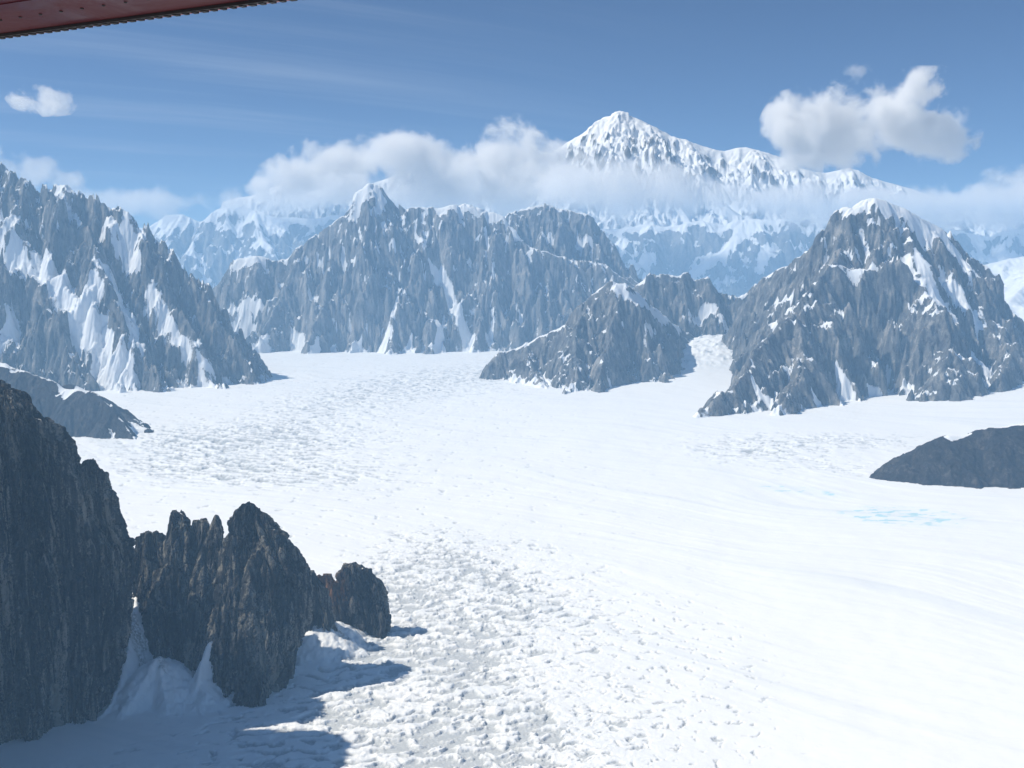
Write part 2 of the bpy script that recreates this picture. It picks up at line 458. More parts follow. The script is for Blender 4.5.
# D: spur in front, centre right
mountain('rock_spur', 'rock spur with a white snow stripe along its crest right of the centre', -500, 2300, 7100, 10300, 6.0, [
    rid([(470, 392, 8350), (484, 377, 8300), (493, 358, 8350), (510, 350, 8380), (527, 343, 8400), (545, 335, 8400), (560, 326, 8400), (575, 312, 8380),
         (590, 297, 8350), (602, 288, 8330), (614, 281, 8300), (627, 283, 8300), (640, 297, 8500), (660, 313, 8950), (680, 328, 9350), (694, 340, 9600)],
        s=1.6, r=8, amp=60, lam=240, reach=260),
    rid([(585, 302, 8350), (578, 335, 8000), (575, 365, 7700), (572, 393, 7350)], s=1.25, amp=50, lam=200, reach=220),
    rid([(527, 344, 8400), (530, 365, 8050), (548, 385, 7650)], s=1.2, amp=40, lam=200, reach=220),
    rid([(624, 284, 8300), (614, 330, 7980), (603, 362, 7680), (599, 392, 7380)], s=2.1, amp=50, lam=200, reach=220),
], M_MID, 301, fleck=.35, gl=260, ga=85, rough=90, rlen=340, blocks=((170, 22),), nmin=.2, foot=14, snow_bias=-0.14, alt=(900, 1500, .1), couloirs=[
    ([(617, 286), (632, 298), (648, 306), (662, 318), (678, 326)], 42, 1.0), ([(601, 362), (608, 378), (612, 392)], 18, .8),
    ([(615, 312), (622, 324)], 16, .8), ([(645, 335), (655, 330)], 22, .8), ([(512, 382), (530, 388), (545, 392)], 34, .7),
    ([(690, 342), (700, 352)], 18, .7)], cat='mountain')
mountain('rock_wall', 'dark grey rock wall closing the side glacier between the spur and the high right mountain', 700, 3300, 8900, 11200, 7.0, [
    rid([(600, 315, 10000), (622, 300, 9950), (634, 284, 9900), (647, 273, 9900), (667, 274, 9900), (687, 273, 9900), (697, 280, 9880), (710, 277, 9870), (720, 292, 9850), (734, 296, 9850),
         (750, 290, 9850), (765, 280, 9900), (790, 270, 10000), (820, 270, 10000)], s=1.8, r=8, amp=70, lam=260, reach=260),
], M_MID, 331, fleck=.35, gl=300, ga=130, rough=110, blocks=((190, 28),), nmin=.2, rlen=340, foot=26, snow_bias=-0.14, couloirs=[
    ([(690, 316), (706, 314), (716, 311)], 32, .9), ([(722, 318), (730, 335), (742, 345)], 40, .9), ([(734, 292), (742, 294)], 45, 1.0), ([(672, 276), (680, 277)], 20, .6)])

# E: high mountain on the right
mountain('domed_mountain', 'high dark mountain on the right with a rounded white snow cap and a sheer wall', 900, 6600, 5900, 10600, 7.5, [
    rid([(772, 274, 9050), (782, 269, 8900), (796, 263, 8750), (816, 244, 8500), (829, 233, 8350), (842, 217, 8250),
         (852, 205, 8200), (862, 199, 8200), (876, 197, 8220), (896, 203, 8260), (916, 212, 8300), (936, 224, 8350), (949, 239, 8380),
         (966, 257, 8400), (983, 277, 8420), (996, 293, 8450), (1023, 322, 8500), (1080, 350, 8600), (1200, 380, 8800)], s=1.6, r=30, amp=70, lam=320, reach=350),
    rid([(852, 206, 8200), (842, 238, 8000), (836, 264, 7830), (815, 285, 7550), (795, 310, 7250), (766, 342, 6950), (748, 362, 6720), (730, 382, 6500), (713, 401, 6320), (694, 420, 6150)],
        s=1.5, r=8, open=8, amp=60, lam=240, reach=260),
    rid([(836, 264, 7830), (870, 263, 7800), (905, 268, 7780), (922, 285, 7700), (928, 320, 7500)], s=3.2, r=8, amp=60, lam=120, reach=120),
    rid([(790, 315, 7200), (800, 350, 6900), (792, 385, 6600), (775, 408, 6300)], s=1.7, amp=50, lam=200, reach=220),
    rid([(900, 205, 8260), (928, 290, 7650), (950, 340, 7200), (950, 372, 6900)], s=1.3, amp=60, lam=240, reach=260),
    rid([(949, 240, 8380), (985, 310, 7900), (1010, 345, 7600), (1000, 376, 7100)], s=1.3, amp=60, lam=240, reach=260),
    rid([(1023, 322, 8500), (1060, 350, 8000), (1080, 380, 7400)], s=1.2, amp=60, lam=240, reach=260),
], M_MID, 401, fleck=.45, gl=340, ga=130, rough=130, rlen=430, blocks=((220, 32),), nmin=.15, nlen=300, foot=26, snow_bias=-0.1, alt=(1150, 1450, 0.25), couloirs=[
    ([(862, 200), (880, 200), (900, 208), (916, 216), (930, 226)], 85, 1.1), ([(930, 222), (944, 238), (955, 250), (968, 268)], 75, 1.0),
    ([(912, 256), (922, 280), (938, 298), (950, 312)], 95, 1.0), ([(925, 262), (945, 285), (965, 305), (980, 318)], 65, .9), ([(842, 268), (858, 272), (874, 268)], 22, .9),
    ([(774, 328), (788, 313), (792, 308)], 34, .95), ([(776, 302), (792, 295)], 28, .9), ([(752, 378), (760, 395), (770, 408)], 20, .9),
    ([(836, 366), (846, 394)], (14, 70), 1.0), ([(868, 384), (876, 398)], (10, 50), .8), ([(905, 376), (908, 392)], (10, 50), .8), ([(812, 388), (818, 404)], (10, 40), .8), ([(972, 356), (985, 366)], 40, .8), ([(862, 235), (870, 252)], 26, .6), ([(835, 240), (850, 230)], 22, .5),
    ([(955, 300), (975, 318)], 30, .7), ([(890, 365), (900, 375)], 25, .5)])

mountain('snow_slope', 'bright snow slope falling into the basin behind the right shoulder of the domed mountain', 4500, 13000, 11500, 16500, 16.0, [
    rid([(940, 285, 14800), (985, 264, 14800), (1023, 256, 14800), (1100, 244, 14800), (1250, 236, 14800), (1400, 232, 14800)], s=0.42, r=40, amp=60, lam=500, reach=600),
    rid([(1060, 250, 14800), (1035, 272, 13600), (1010, 300, 12400)], s=.5, amp=40, lam=400, reach=500),
], M_MID, 421, rough=50, rlen=700, gl=420, ga=40, snow_bias=0.25, alt=(100, 900, .2), cat='snow slope')

# F: dark ridge at the right edge
mountain('dark_rock_island', 'smooth dark rock ridge rising out of the ice at the right edge with snow on top', 1350, 3600, 4050, 5400, 5.0, [
    rid([(893, 476, 4480), (896, 468, 4500), (905, 455, 4520), (930, 441, 4540), (948, 434, 4560), (965, 434, 4580), (990, 427, 4600), (1023, 423, 4620), (1100, 412, 4700), (1250, 405, 4800)],
        s=0.72, r=14, amp=16, lam=160, reach=160),
], M_DARKROCK, 431, fleck=.08, blocks=((60, 6),), gl=150, ga=15, rough=24, rlen=200, foot=6, base=-12, snow_bias=-0.75, snow_slope=(0.7, 1.0), alt=(3000, 4000, 0), cat='ridge', couloirs=[
    ([(950, 436), (966, 434)], 22, 1.0), ([(985, 428), (1023, 423)], 16, .9), ([(959, 460), (961, 463)], 4, .7)])

# ------------------------------------------------------------------ far ranges beyond the near basin
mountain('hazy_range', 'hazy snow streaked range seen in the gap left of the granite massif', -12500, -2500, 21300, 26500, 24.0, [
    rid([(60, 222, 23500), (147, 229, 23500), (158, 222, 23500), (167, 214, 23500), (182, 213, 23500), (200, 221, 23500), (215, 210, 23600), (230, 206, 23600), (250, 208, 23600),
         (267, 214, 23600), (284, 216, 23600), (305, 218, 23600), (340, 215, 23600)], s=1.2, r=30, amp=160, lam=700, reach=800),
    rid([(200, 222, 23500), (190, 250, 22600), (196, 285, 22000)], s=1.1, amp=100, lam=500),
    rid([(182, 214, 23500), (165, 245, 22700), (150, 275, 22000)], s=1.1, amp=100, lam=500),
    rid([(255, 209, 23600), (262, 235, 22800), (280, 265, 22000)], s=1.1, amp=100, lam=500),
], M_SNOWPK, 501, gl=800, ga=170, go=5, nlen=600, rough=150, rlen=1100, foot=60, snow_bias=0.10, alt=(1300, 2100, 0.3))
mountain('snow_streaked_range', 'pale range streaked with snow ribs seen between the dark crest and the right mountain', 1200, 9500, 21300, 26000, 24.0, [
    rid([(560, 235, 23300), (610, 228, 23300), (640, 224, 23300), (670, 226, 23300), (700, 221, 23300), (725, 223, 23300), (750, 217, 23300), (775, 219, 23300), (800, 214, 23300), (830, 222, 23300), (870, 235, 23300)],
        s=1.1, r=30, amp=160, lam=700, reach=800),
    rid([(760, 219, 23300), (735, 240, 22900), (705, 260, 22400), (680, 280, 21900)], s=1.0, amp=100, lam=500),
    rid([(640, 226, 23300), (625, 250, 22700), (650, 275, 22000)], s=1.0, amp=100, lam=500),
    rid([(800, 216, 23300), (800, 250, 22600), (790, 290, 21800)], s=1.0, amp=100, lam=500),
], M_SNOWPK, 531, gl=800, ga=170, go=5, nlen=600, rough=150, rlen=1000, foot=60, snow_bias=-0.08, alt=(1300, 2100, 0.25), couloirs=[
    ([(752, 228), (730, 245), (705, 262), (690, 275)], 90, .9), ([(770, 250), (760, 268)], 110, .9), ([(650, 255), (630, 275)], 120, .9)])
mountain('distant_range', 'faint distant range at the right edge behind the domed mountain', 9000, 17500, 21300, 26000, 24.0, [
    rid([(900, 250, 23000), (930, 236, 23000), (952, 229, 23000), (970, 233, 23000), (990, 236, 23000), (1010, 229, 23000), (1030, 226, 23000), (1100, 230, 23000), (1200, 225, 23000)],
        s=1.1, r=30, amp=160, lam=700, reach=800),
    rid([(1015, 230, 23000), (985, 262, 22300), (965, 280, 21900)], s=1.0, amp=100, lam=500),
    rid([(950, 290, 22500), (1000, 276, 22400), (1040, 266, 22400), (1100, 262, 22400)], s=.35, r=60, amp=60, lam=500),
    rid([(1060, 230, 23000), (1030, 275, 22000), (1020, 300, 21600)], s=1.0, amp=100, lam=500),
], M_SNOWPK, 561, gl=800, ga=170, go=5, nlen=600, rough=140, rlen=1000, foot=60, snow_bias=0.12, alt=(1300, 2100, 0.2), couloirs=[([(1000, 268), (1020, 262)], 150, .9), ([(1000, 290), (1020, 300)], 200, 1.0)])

# the great white peak
mountain('great_snow_peak', 'great white snow peak towering above the cloud bank', -9500, 16500, 26500, 38000, 30.0, [
    rid([(180, 210, 33500), (250, 195, 33300), (296, 178, 33000), (306, 170, 33000), (316, 165, 33000), (330, 176, 33000), (370, 185, 33000), (418, 165, 33000), (430, 154, 33000), (440, 157, 33000), (455, 172, 33000),
         (500, 172, 33000), (540, 158, 32800), (568, 142, 32600), (577, 137, 32500), (588, 129, 32400), (597, 122, 32350), (605, 117, 32300), (613, 116, 32200), (620, 110, 32200), (628, 115, 32200), (635, 117, 32200), (645, 122, 32250),
         (655, 127, 32300), (664, 132, 32350), (672, 137, 32400), (684, 139, 32400), (694, 143, 32450), (702, 146, 32500), (714, 149, 32500), (725, 150, 32500), (736, 147, 32500), (746, 146, 32500), (757, 149, 32500),
         (768, 152, 32500), (782, 157, 32500), (797, 167, 32500), (812, 171, 32500), (826, 172, 32500), (849, 167, 32500), (860, 172, 32500), (872, 178, 32500), (896, 184, 32500), (912, 189, 32500), (950, 205, 32500), (1000, 215, 32500), (1060, 225, 32500)],
        s=0.95, r=60, amp=300, lam=1300, reach=1200),
    rid([(620, 112, 32200), (640, 150, 31000), (665, 185, 30000), (690, 220, 28500)], s=0.9, r=30, amp=200, lam=800, reach=900),
    rid([(605, 118, 32300), (600, 150, 31200), (590, 190, 30000)], s=0.9, amp=160, lam=800, reach=900),
    rid([(655, 128, 32300), (690, 165, 31200), (720, 200, 29800)], s=0.9, amp=160, lam=800, reach=900),
    rid([(746, 147, 32500), (752, 175, 31400), (770, 210, 30000)], s=0.9, amp=160, lam=800, reach=900),
    rid([(702, 147, 32500), (712, 170, 31600), (735, 200, 30500)], s=0.9, amp=160, lam=800, reach=900),
    rid([(849, 168, 32500), (850, 190, 31500), (860, 210, 30500)], s=0.9, amp=160, lam=800, reach=900),
], M_SNOWPK, 601, rough=260, rlen=1500, foot=80, gl=1300, ga=260, go=6, nlen=900, nmin=.12, snow_bias=0.58, snow_slope=(0.5, 0.75), alt=(3500, 5200, 0.06), conc_w=1.3)
FAR_TOP_INDEX = 4     # the last four are beyond the hazy basin

# ------------------------------------------------------------------ glacier
def ice_blob(X, Y, px, py, rx, ry, rot=0.0):
    cx, cy = ground_at(px, py)
    c, s = math.cos(rot), math.sin(rot)
    u = ((X - cx) * c + (Y - cy) * s) / rx; v = (-(X - cx) * s + (Y - cy) * c) / ry
    return np.exp(-(u * u + v * v))


APRON = [rid([(60, 700, 2120), (100, 690, 2170), (138, 680, 2195), (158, 656, 2215), (182, 680, 2200), (202, 676, 2190), (215, 692, 2190), (262, 708, 2170), (298, 664, 2360), (316, 612, 2500), (328, 616, 2560), (368, 646, 2610), (390, 654, 2640)],
             s=0.62, r=5, amp=0),
         rid([(139, 576, 2440), (134, 615, 2320), (126, 657, 2215), (112, 702, 2120), (70, 757, 1980)], s=1.6, r=5, amp=0),
         rid([(211, 632, 2235), (202, 660, 2200), (194, 697, 2145), (215, 745, 2010)], s=2.4, r=4, amp=0)]


def glacier_height(X, Y):
    z = fbm(X / 1500, Y / 1500, 3, 3) * 14 + fbm(X / 260, Y / 260, 4, 7) * 4.5
    # side glacier that comes down between spur and right mountain
    c0 = np.array(ground_at(650, 397)); 
    u = np.clip((Y - 7300) / 2400, 0, 1.6)
    side = np.exp(-((X - (1150 + 900 * u)) / 720) ** 2)
    z = z + 270 * sstep(0, 1, u) * side * (Y > 7000)
    # shelf at the right edge
    z = z + 90 * sstep(5200, 7600, Y) * sstep(2300, 4200, X)
    return z


def build_glacier():
    ys = [-6000, -3000, -1500, -500, 200, 600, 900, 1100, 1250]
    y = 1330.0
    while y < 19900:
        ys.append(y); y += min(26.0, max(2.2, 0.62 * y * y / 1e6))
    ys.append(19950.0)
    ys = np.array(ys, F32)
    us = np.linspace(-1, 1, 1150).astype(F32)
    us = np.concatenate([[-4, -2.2, -1.4], us, [1.4, 2.2, 4]]).astype(F32)
    half = 0.60 * np.maximum(ys, 900) + 60
    half = np.minimum(half, 12000)
    X = us[None, :] * half[:, None]; X = np.clip(X, -13500, 13500); Y = np.repeat(ys[:, None], len(us), 1)
    z = glacier_height(X, Y)
    # crevasse fields
    fall = np.clip(1.15 * ice_blob(X, Y, 430, 640, 330, 620, 0.1) + 1.0 * ice_blob(X, Y, 380, 760, 420, 420) + 0.5 * ice_blob(X, Y, 520, 590, 300, 500)
                   + 0.8 * ice_blob(X, Y, 430, 570, 220, 420) + 0.25 * ice_blob(X, Y, 540, 765, 220, 220), 0, 1.25)
    scat = np.clip(0.65 * ice_blob(X, Y, 660, 640, 300, 500) + 0.6 * ice_blob(X, Y, 640, 740, 300, 260), 0, 1)
    ul = np.clip(0.9 * ice_blob(X, Y, 355, 395, 620, 1500, -0.2) + 0.75 * ice_blob(X, Y, 480, 375, 700, 1500) + 0.6 * ice_blob(X, Y, 300, 440, 900, 800, -0.5), 0, 1)
    lm = np.clip(0.9 * ice_blob(X, Y, 210, 470, 600, 300, -0.35) + 0.7 * ice_blob(X, Y, 200, 440, 700, 420, -0.3) + 0.5 * ice_blob(X, Y, 330, 475, 600, 350, -.4), 0, 1)
    rr = np.clip(0.9 * ice_blob(X, Y, 755, 450, 420, 450, -0.3) + 0.8 * ice_blob(X, Y, 860, 440, 500, 300) + 0.6 * ice_blob(X, Y, 850, 470, 260, 200), 0, 1)
    blue = np.clip(1.0 * ice_blob(X, Y, 905, 517, 240, 150, -0.2) + 0.6 * ice_blob(X, Y, 800, 490, 260, 110, -0.6), 0, 1)
    sideg = sstep(60, 160, z) * sstep(7000, 7600, Y) * (np.abs(X - 1500) < 1500)
    ap = np.full(X.shape, -1e3, F32)
    nb = (Y > 1500) & (Y < 3400) & (X < 300)
    j = np.where(nb.any(1))[0]; j0, j1 = j[0], j[-1] + 1
    e, _ = envelope(X[j0:j1], Y[j0:j1], APRON, 901)
    ap[j0:j1] = e + fbm(X[j0:j1] / 40, Y[j0:j1] / 40, 6, 903, .6) * 16 - 3
    kk = 14.0
    zz = np.maximum(z, ap); dd = np.abs(z - ap)
    onap = sstep(0, 25, ap - z)
    z = zz + kk * 0.25 * np.clip(1 - dd / kk, 0, 1) ** 2
    # pits and hummocks of the icefall, stretched across the flow
    wx = X + fbm(X / 60, Y / 60, 3, 61) * 26; wy = Y + fbm(X / 60, Y / 60, 3, 62) * 26
    p = fbm((wx + 0.2 * wy) / 52, (wy - 0.2 * wx) / 25, 5, 63, 0.55)
    big = fbm(X / 190, Y / 260, 3, 66)
    pit = sstep(0.10, 0.30, p + 0.30 * big + 0.34 * (fall - 0.58)) * sstep(0.06, 0.4, fall)
    p2 = fbm(wx / 30, wy / 26, 4, 73, 0.55)
    pit2 = sstep(0.40, 0.55, p2 + 0.3 * scat) * sstep(0.15, 0.5, scat)
    hum = ridged((wx + 0.2 * wy) / 64, (wy - 0.2 * wx) / 24, 4, 64) * np.clip(fall, 0, 1)
    near = (1 - onap)
    z = z + near * (hum * 4 * np.clip(1.2 - pit, 0, 1) - 4.5 * pit - 4 * pit2)
    # long crevasses elsewhere
    c, s = math.cos(-0.35), math.sin(-0.35)
    U = (X * c + Y * s); V = (-X * s + Y * c)
    cr = ridged(U / 150 + fbm(X / 240, Y / 240, 3, 81), V / 46, 3, 82)
    cr2 = fbm(U / 90, V / 34, 4, 83)
    crev = sstep(0.05, 0.34, cr2 + 0.55 * (ul + lm + rr - 0.55)) * np.clip(ul + lm + rr, 0, 1)
    crev = crev * sstep(0.25, 0.6, cr)
    crev = np.maximum(crev, 0.7 * sideg * sstep(0.1, 0.4, fbm(X / 90, Y / 120, 4, 85)))
    fl = fbm(X / 55, Y / 46, 4, 88)
    allover = sstep(0.30, 0.5, fl) * 0.5 * sstep(1200, -600, X) * sstep(2300, 3500, Y)
    crev = np.maximum(crev, allover)
    z = z + sideg * (ridged((X + 0.5 * Y) / 120, (Y - 0.5 * X) / 70, 5, 86) - 0.4) * 26
    z = z - 10 * crev * near + ridged(X / 140, Y / 190, 3, 89) * 7 * np.clip(ul + lm + rr + sideg, 0, 1)
    # wind ripples of the flat snow
    rip = fbm(X / 70 + fbm(X / 400, Y / 400, 2, 95), Y / 22, 3, 96)
    z = z + rip * 0.55
    sx = X + fbm(X / 1800, Y / 1800, 2, 111) * 500; sy = Y + fbm(X / 1800, Y / 1800, 2, 112) * 500
    c, s_ = math.cos(-0.62), math.sin(-0.62)
    su = (sx * c + sy * s_) / 2600; sv = (-sx * s_ + sy * c)
    flow = 0.6 * fbm(su, sv / 150, 4, 113, .6) + 0.4 * fbm(su * 3, sv / 46, 3, 114)
    z = z + flow * 5 * near * sstep(1500, 3000, Y)
    flow = sstep(0.05, 0.45, flow)
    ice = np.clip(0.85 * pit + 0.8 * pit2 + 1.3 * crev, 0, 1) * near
    bl = sstep(0.12, 0.3, fbm(X / 70, Y / 30, 4, 97) + 0.25 * (blue - 0.5)) * sstep(0.25, 0.5, blue)
    bl = np.maximum(bl, 0.10 * sstep(0.2, 0.5, blue))
    # dirt bands on the apron snow
    wob = fbm(X / 60, Y / 60, 3, 98) * 30
    dirt = onap * np.clip(sstep(0.10, 0.42, fbm((X * 0.65 + Y * 0.76 + wob) / 45, (X * 0.76 - Y * 0.65) / 190, 4, 99)), 0, 1)
    band = np.exp(-((X * 0.62 + Y * 0.78 - (at(200, 720, 2050)[0] * 0.62 + 2050 * 0.78) + wob) / 9) ** 2) * onap
    rough_ = np.clip(fall, 0, 1) * near
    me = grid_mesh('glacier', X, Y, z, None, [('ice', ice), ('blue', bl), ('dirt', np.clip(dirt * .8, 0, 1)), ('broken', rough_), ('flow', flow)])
    return me


mg = bpy.data.materials.new('glacier_snow'); mg.use_nodes = True
T = NT(mg.node_tree)
geo = T.n('ShaderNodeNewGeometry').outputs['Position']
att = lambda n: T.n('ShaderNodeAttribute', attribute_name=n).outputs['Fac']
nf = T.noise(geo, 0.16, 5, 0.6); nl = T.noise(geo, 0.0016, 5, 0.6, 0.3)
base = T.mix(nl, rgba(.84, .86, .875), rgba(.90, .905, .905))
base = T.mix(T.math('MULTIPLY', att('flow'), 0.5), base, rgba(.72, .76, .79))
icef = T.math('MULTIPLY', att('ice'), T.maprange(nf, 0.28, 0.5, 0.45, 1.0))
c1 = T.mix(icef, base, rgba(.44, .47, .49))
c2 = T.mix(att('blue'), c1, rgba(.48, .71, .78))
df = T.math('MULTIPLY', att('dirt'), T.maprange(nf, 0.35, 0.6))
c3 = T.mix(df, c2, rgba(.30, .285, .26))
bh = T.math('ADD', T.math('MULTIPLY', T.noise(geo, 0.05, 5, 0.6), 3.0), T.math('MULTIPLY', nf, 1.0))
bst = T.math('ADD', 0.10, T.math('MULTIPLY', att('broken'), 0.5))
bp = T.n('ShaderNodeBump', ins={'Strength': bst, 'Distance': 2.2, 'Height': bh})
bs = T.n('ShaderNodeBsdfPrincipled', ins={'Base Color': c3, 'Roughness': 0.75, 'Specular IOR Level': 0.25, 'Normal': bp.outputs[0]})
T.n('ShaderNodeOutputMaterial', ins={'Surface': bs.outputs[0]})
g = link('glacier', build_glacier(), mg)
tag(g, 'wide white glacier of snow and broken ice filling the valley floor', 'glacier', None, 'structure')

# snowfield beyond the hazy basin
xs = np.linspace(-60000, 60000, 60); ys = np.linspace(20040, 90000, 40)
X, Y = np.meshgrid(xs.astype(F32), ys.astype(F32))
sf = link('far_snowfield', grid_mesh('far_snowfield', X, Y, np.full(X.shape, -6, F32), None, [('ice', X * 0), ('blue', X * 0), ('dirt', X * 0), ('broken', X * 0), ('flow', X * 0)]), mg)
tag(sf, 'flat white snowfield under the far mountains', 'snowfield', None, 'structure')

# ------------------------------------------------------------------ foreground rocks
def _hash3(ix, iy, iz, seed):
    h = ix * np.uint32(374761393) + iy * np.uint32(668265263) + iz * np.uint32(2147483647) + np.uint32((seed * 2246822519) & 0xFFFFFFFF)
    h = (h ^ (h >> np.uint32(13))) * np.uint32(1274126177)
    h = (h ^ (h >> np.uint32(15))) * np.uint32(2246822519)
    return h ^ (h >> np.uint32(16))


def _u(a): return a.astype(np.int32).astype(np.uint32)


def noise3(x, y, z, seed=0):
    fx, fy, fz = np.floor(x), np.floor(y), np.floor(z)
    dx, dy, dz = x - fx, y - fy, z - fz
    s3 = lambda t: t * t * t * (t * (t * 6 - 15) + 10)
    u, v, w = s3(dx), s3(dy), s3(dz)
    out = 0
    for k in (0, 1):
        for j in (0, 1):
            for i in (0, 1):
                h = _hash3(_u(fx + i), _u(fy + j), _u(fz + k), seed)
                g1 = ((h & np.uint32(1023)).astype(F32) / 511.5 - 1); g2 = (((h >> np.uint32(10)) & np.uint32(1023)).astype(F32) / 511.5 - 1)
                g3 = (((h >> np.uint32(20)) & np.uint32(1023)).astype(F32) / 511.5 - 1)
                wt = (u if i else 1 - u) * (v if j else 1 - v) * (w if k else 1 - w)
                out = out + wt * (g1 * (dx - i) + g2 * (dy - j) + g3 * (dz - k))
    return out * F32(1.3)


def fbm3(x, y, z, o=4, seed=0, gain=0.55):
    s_ = 0; a = 1.0; t = 0
    for i in range(o):
        s_ = s_ + a * noise3(x * 2 ** i + 3.1 * i, y * 2 ** i - 7.7 * i, z * 2 ** i + 1.9 * i, seed + i); t += a; a *= gain
    return s_ / t


def worley3(x, y, z, seed=0):
    fx, fy, fz = np.floor(x), np.floor(y), np.floor(z)
    d1 = np.full(x.shape, 9, F32); d2 = d1.copy(); v = np.zeros(x.shape, F32)
    for oz in (-1, 0, 1):
        for oy in (-1, 0, 1):
            for ox in (-1, 0, 1):
                cx, cy, cz = fx + ox, fy + oy, fz + oz
                h = _hash3(_u(cx), _u(cy), _u(cz), seed)
                rx = (h & np.uint32(1023)).astype(F32) / 1023; ry = ((h >> np.uint32(10)) & np.uint32(1023)).astype(F32) / 1023
                rz = ((h >> np.uint32(20)) & np.uint32(1023)).astype(F32) / 1023
                d = np.sqrt((cx + rx - x) ** 2 + (cy + ry - y) ** 2 + (cz + rz - z) ** 2).astype(F32)
                near = d < d1
                d2 = np.where(near, d1, np.minimum(d2, d))
                v = np.where(near, ((h * np.uint32(2654435761)) >> np.uint32(22)).astype(F32) / 1023, v)
                d1 = np.where(near, d, d1)
    return v, d2 - d1


def tower(levels, yc, b, seed, step=1.1, power=2.7, amp=1.0, lean=0.0):
    """one upright body of rock. levels: (photo y, left x, right x) of its outline at the distance yc; b: half thickness top / foot"""
    lv = []
    for py, l, r in levels:
        p0 = at(l, py, yc[0]); p1 = at(r, py, yc[0]); lv.append((p0[2], p0[0], p1[0]))
    lv = np.array(lv, float)[::-1]
    zt, zb = lv[-1, 0], lv[0, 0]
    n = int((zt - zb) / step)
    zs = np.linspace(zb, zt, n)
    # smooth the traced outline a little
    xl = np.interp(zs, lv[:, 0], lv[:, 1]); xr = np.interp(zs, lv[:, 0], lv[:, 2])
    k = max(3, int(9 / step)) | 1
    sm = lambda q: np.convolve(np.pad(q, k // 2, mode='edge'), np.ones(k) / k, 'valid')
    xl, xr = sm(xl), sm(xr)
    t = (zt - zs) / (zt - zb)
    a = np.maximum((xr - xl) / 2, 2.0); cx = (xl + xr) / 2
    bb = b[0] + (b[1] - b[0]) * t ** 0.8
    ycz = yc[0] + (yc[1] - yc[0]) * t
    m = int(2 * np.pi * max(a.mean(), bb.mean()) / (step * 1.0)); m = min(max(m, 120), 900)
    th = np.linspace(0, 2 * np.pi, m + 1)
    c, s_ = np.cos(th), np.sin(th)
    ex = np.sign(c) * np.abs(c) ** (2 / power); ey = np.sign(s_) * np.abs(s_) ** (2 / power)
    X = (cx[:, None] + a[:, None] * ex[None]).astype(F32); Y = (ycz[:, None] + bb[:, None] * ey[None]).astype(F32)
    Z = np.repeat(zs[:, None], m + 1, 1).astype(F32)
    # closed dome on top
    caps = []
    for f, dz in ((0.85, 1.6), (0.6, 3.2), (0.3, 4.2), (0.02, 4.6)):
        caps.append((cx[-1] + a[-1] * f * ex, ycz[-1] + bb[-1] * f * ey, np.full(m + 1, zt + dz)))
    X = np.vstack([X] + [q[0][None] for q in caps]).astype(F32); Y = np.vstack([Y] + [q[1][None] for q in caps]).astype(F32); Z = np.vstack([Z] + [q[2][None] for q in caps]).astype(F32)
    X[:, -1] = X[:, 0]; Y[:, -1] = Y[:, 0]

    def normals():
        P = np.stack([X, Y, Z], -1)
        du = np.empty_like(P); du[:, 1:-1] = P[:, 2:] - P[:, :-2]; du[:, 0] = du[:, -1] = P[:, 1] - P[:, -2]
        dv = np.gradient(P, axis=0)
        N = np.cross(du, dv); N /= np.linalg.norm(N, axis=-1, keepdims=True) + 1e-6
        return N
    N = normals()
    scale = np.concatenate([np.clip(np.minimum(a, bb) / 26, 0.34, 1), np.full(4, 0.3)])[:, None] * amp
    wx = fbm3(X / 30, Y / 30, Z / 110, 3, seed) * 7; wz = fbm3(X / 25, Y / 25, Z / 40, 3, seed + 4) * 20
    # joints run up the body of the tower, whatever its lean
    ar, br = float(np.mean(a)), float(np.mean(bb))
    nr = len(X)
    RX = np.repeat((cx.mean() + ar * ex)[None], nr, 0).astype(F32); RY = np.repeat((br * ey)[None], nr, 0).astype(F32)
    yrel = Y - ycz.mean() if len(ycz) == nr else Y - np.concatenate([ycz, np.full(nr - len(ycz), ycz[-1])])[:, None].astype(F32)
    qx, qy, qz = 0.62 * RX + 0.38 * X + wx, 0.62 * RY + 0.38 * yrel - wx, Z + wz
    tilt = 0.10
    v1, e1 = worley3((qx + qz * tilt) / 30, qy / 30, qz / 200, seed + 10)
    v2, e2 = worley3((qx + qz * tilt) / 13, qy / 13, qz / 58, seed + 11)
    v3, e3 = worley3(qx / 6, qy / 6, qz / 15, seed + 12)
    d = (v1 - 0.5) * 26 - sstep(0.16, 0, e1) * 11 + (v2 - 0.45) * 12 - sstep(0.16, 0, e2) * 5 + (v3 - 0.5) * 5.0 - sstep(0.14, 0, e3) * 2
    d = d + fbm3(RX / 55, RY / 55, Z / 260, 3, seed + 20) * 20 + fbm3(X / 9, Y / 9, Z / 18, 4, seed + 24) * 3.6
    d = d * scale
    # broken skyline
    topw = np.clip(1 - (zt - Z) / 60.0, 0, 1)
    vt, et, _ = worley(X / 8.0, Y / 8.0, seed + 50)
    Z = Z + topw * ((vt - 0.62) * 15 + fbm(X / 16, Y / 16, 3, seed + 51) * 9) * np.clip(scale * 2.2, 0.3, 1)
    Z = Z + (N[..., 2] * d * 0.4).astype(F32)
    X = X + (N[..., 0] * d).astype(F32); Y = Y + (N[..., 1] * d).astype(F32)
    X[:, -1] = X[:, 0]; Y[:, -1] = Y[:, 0]; Z[:, -1] = Z[:, 0]
    N = normals()
    nz = blur(N[..., 2].astype(F32), 2)
    patch = fbm3(X / 26, Y / 26, Z / 26, 3, seed + 30)
    snow = sstep(0.55, 0.9, nz) * 0.5 + 0.6 * sstep(0.28, 0.5, patch) * sstep(0.25, 0.6, nz)
    return X, Y, Z, snow


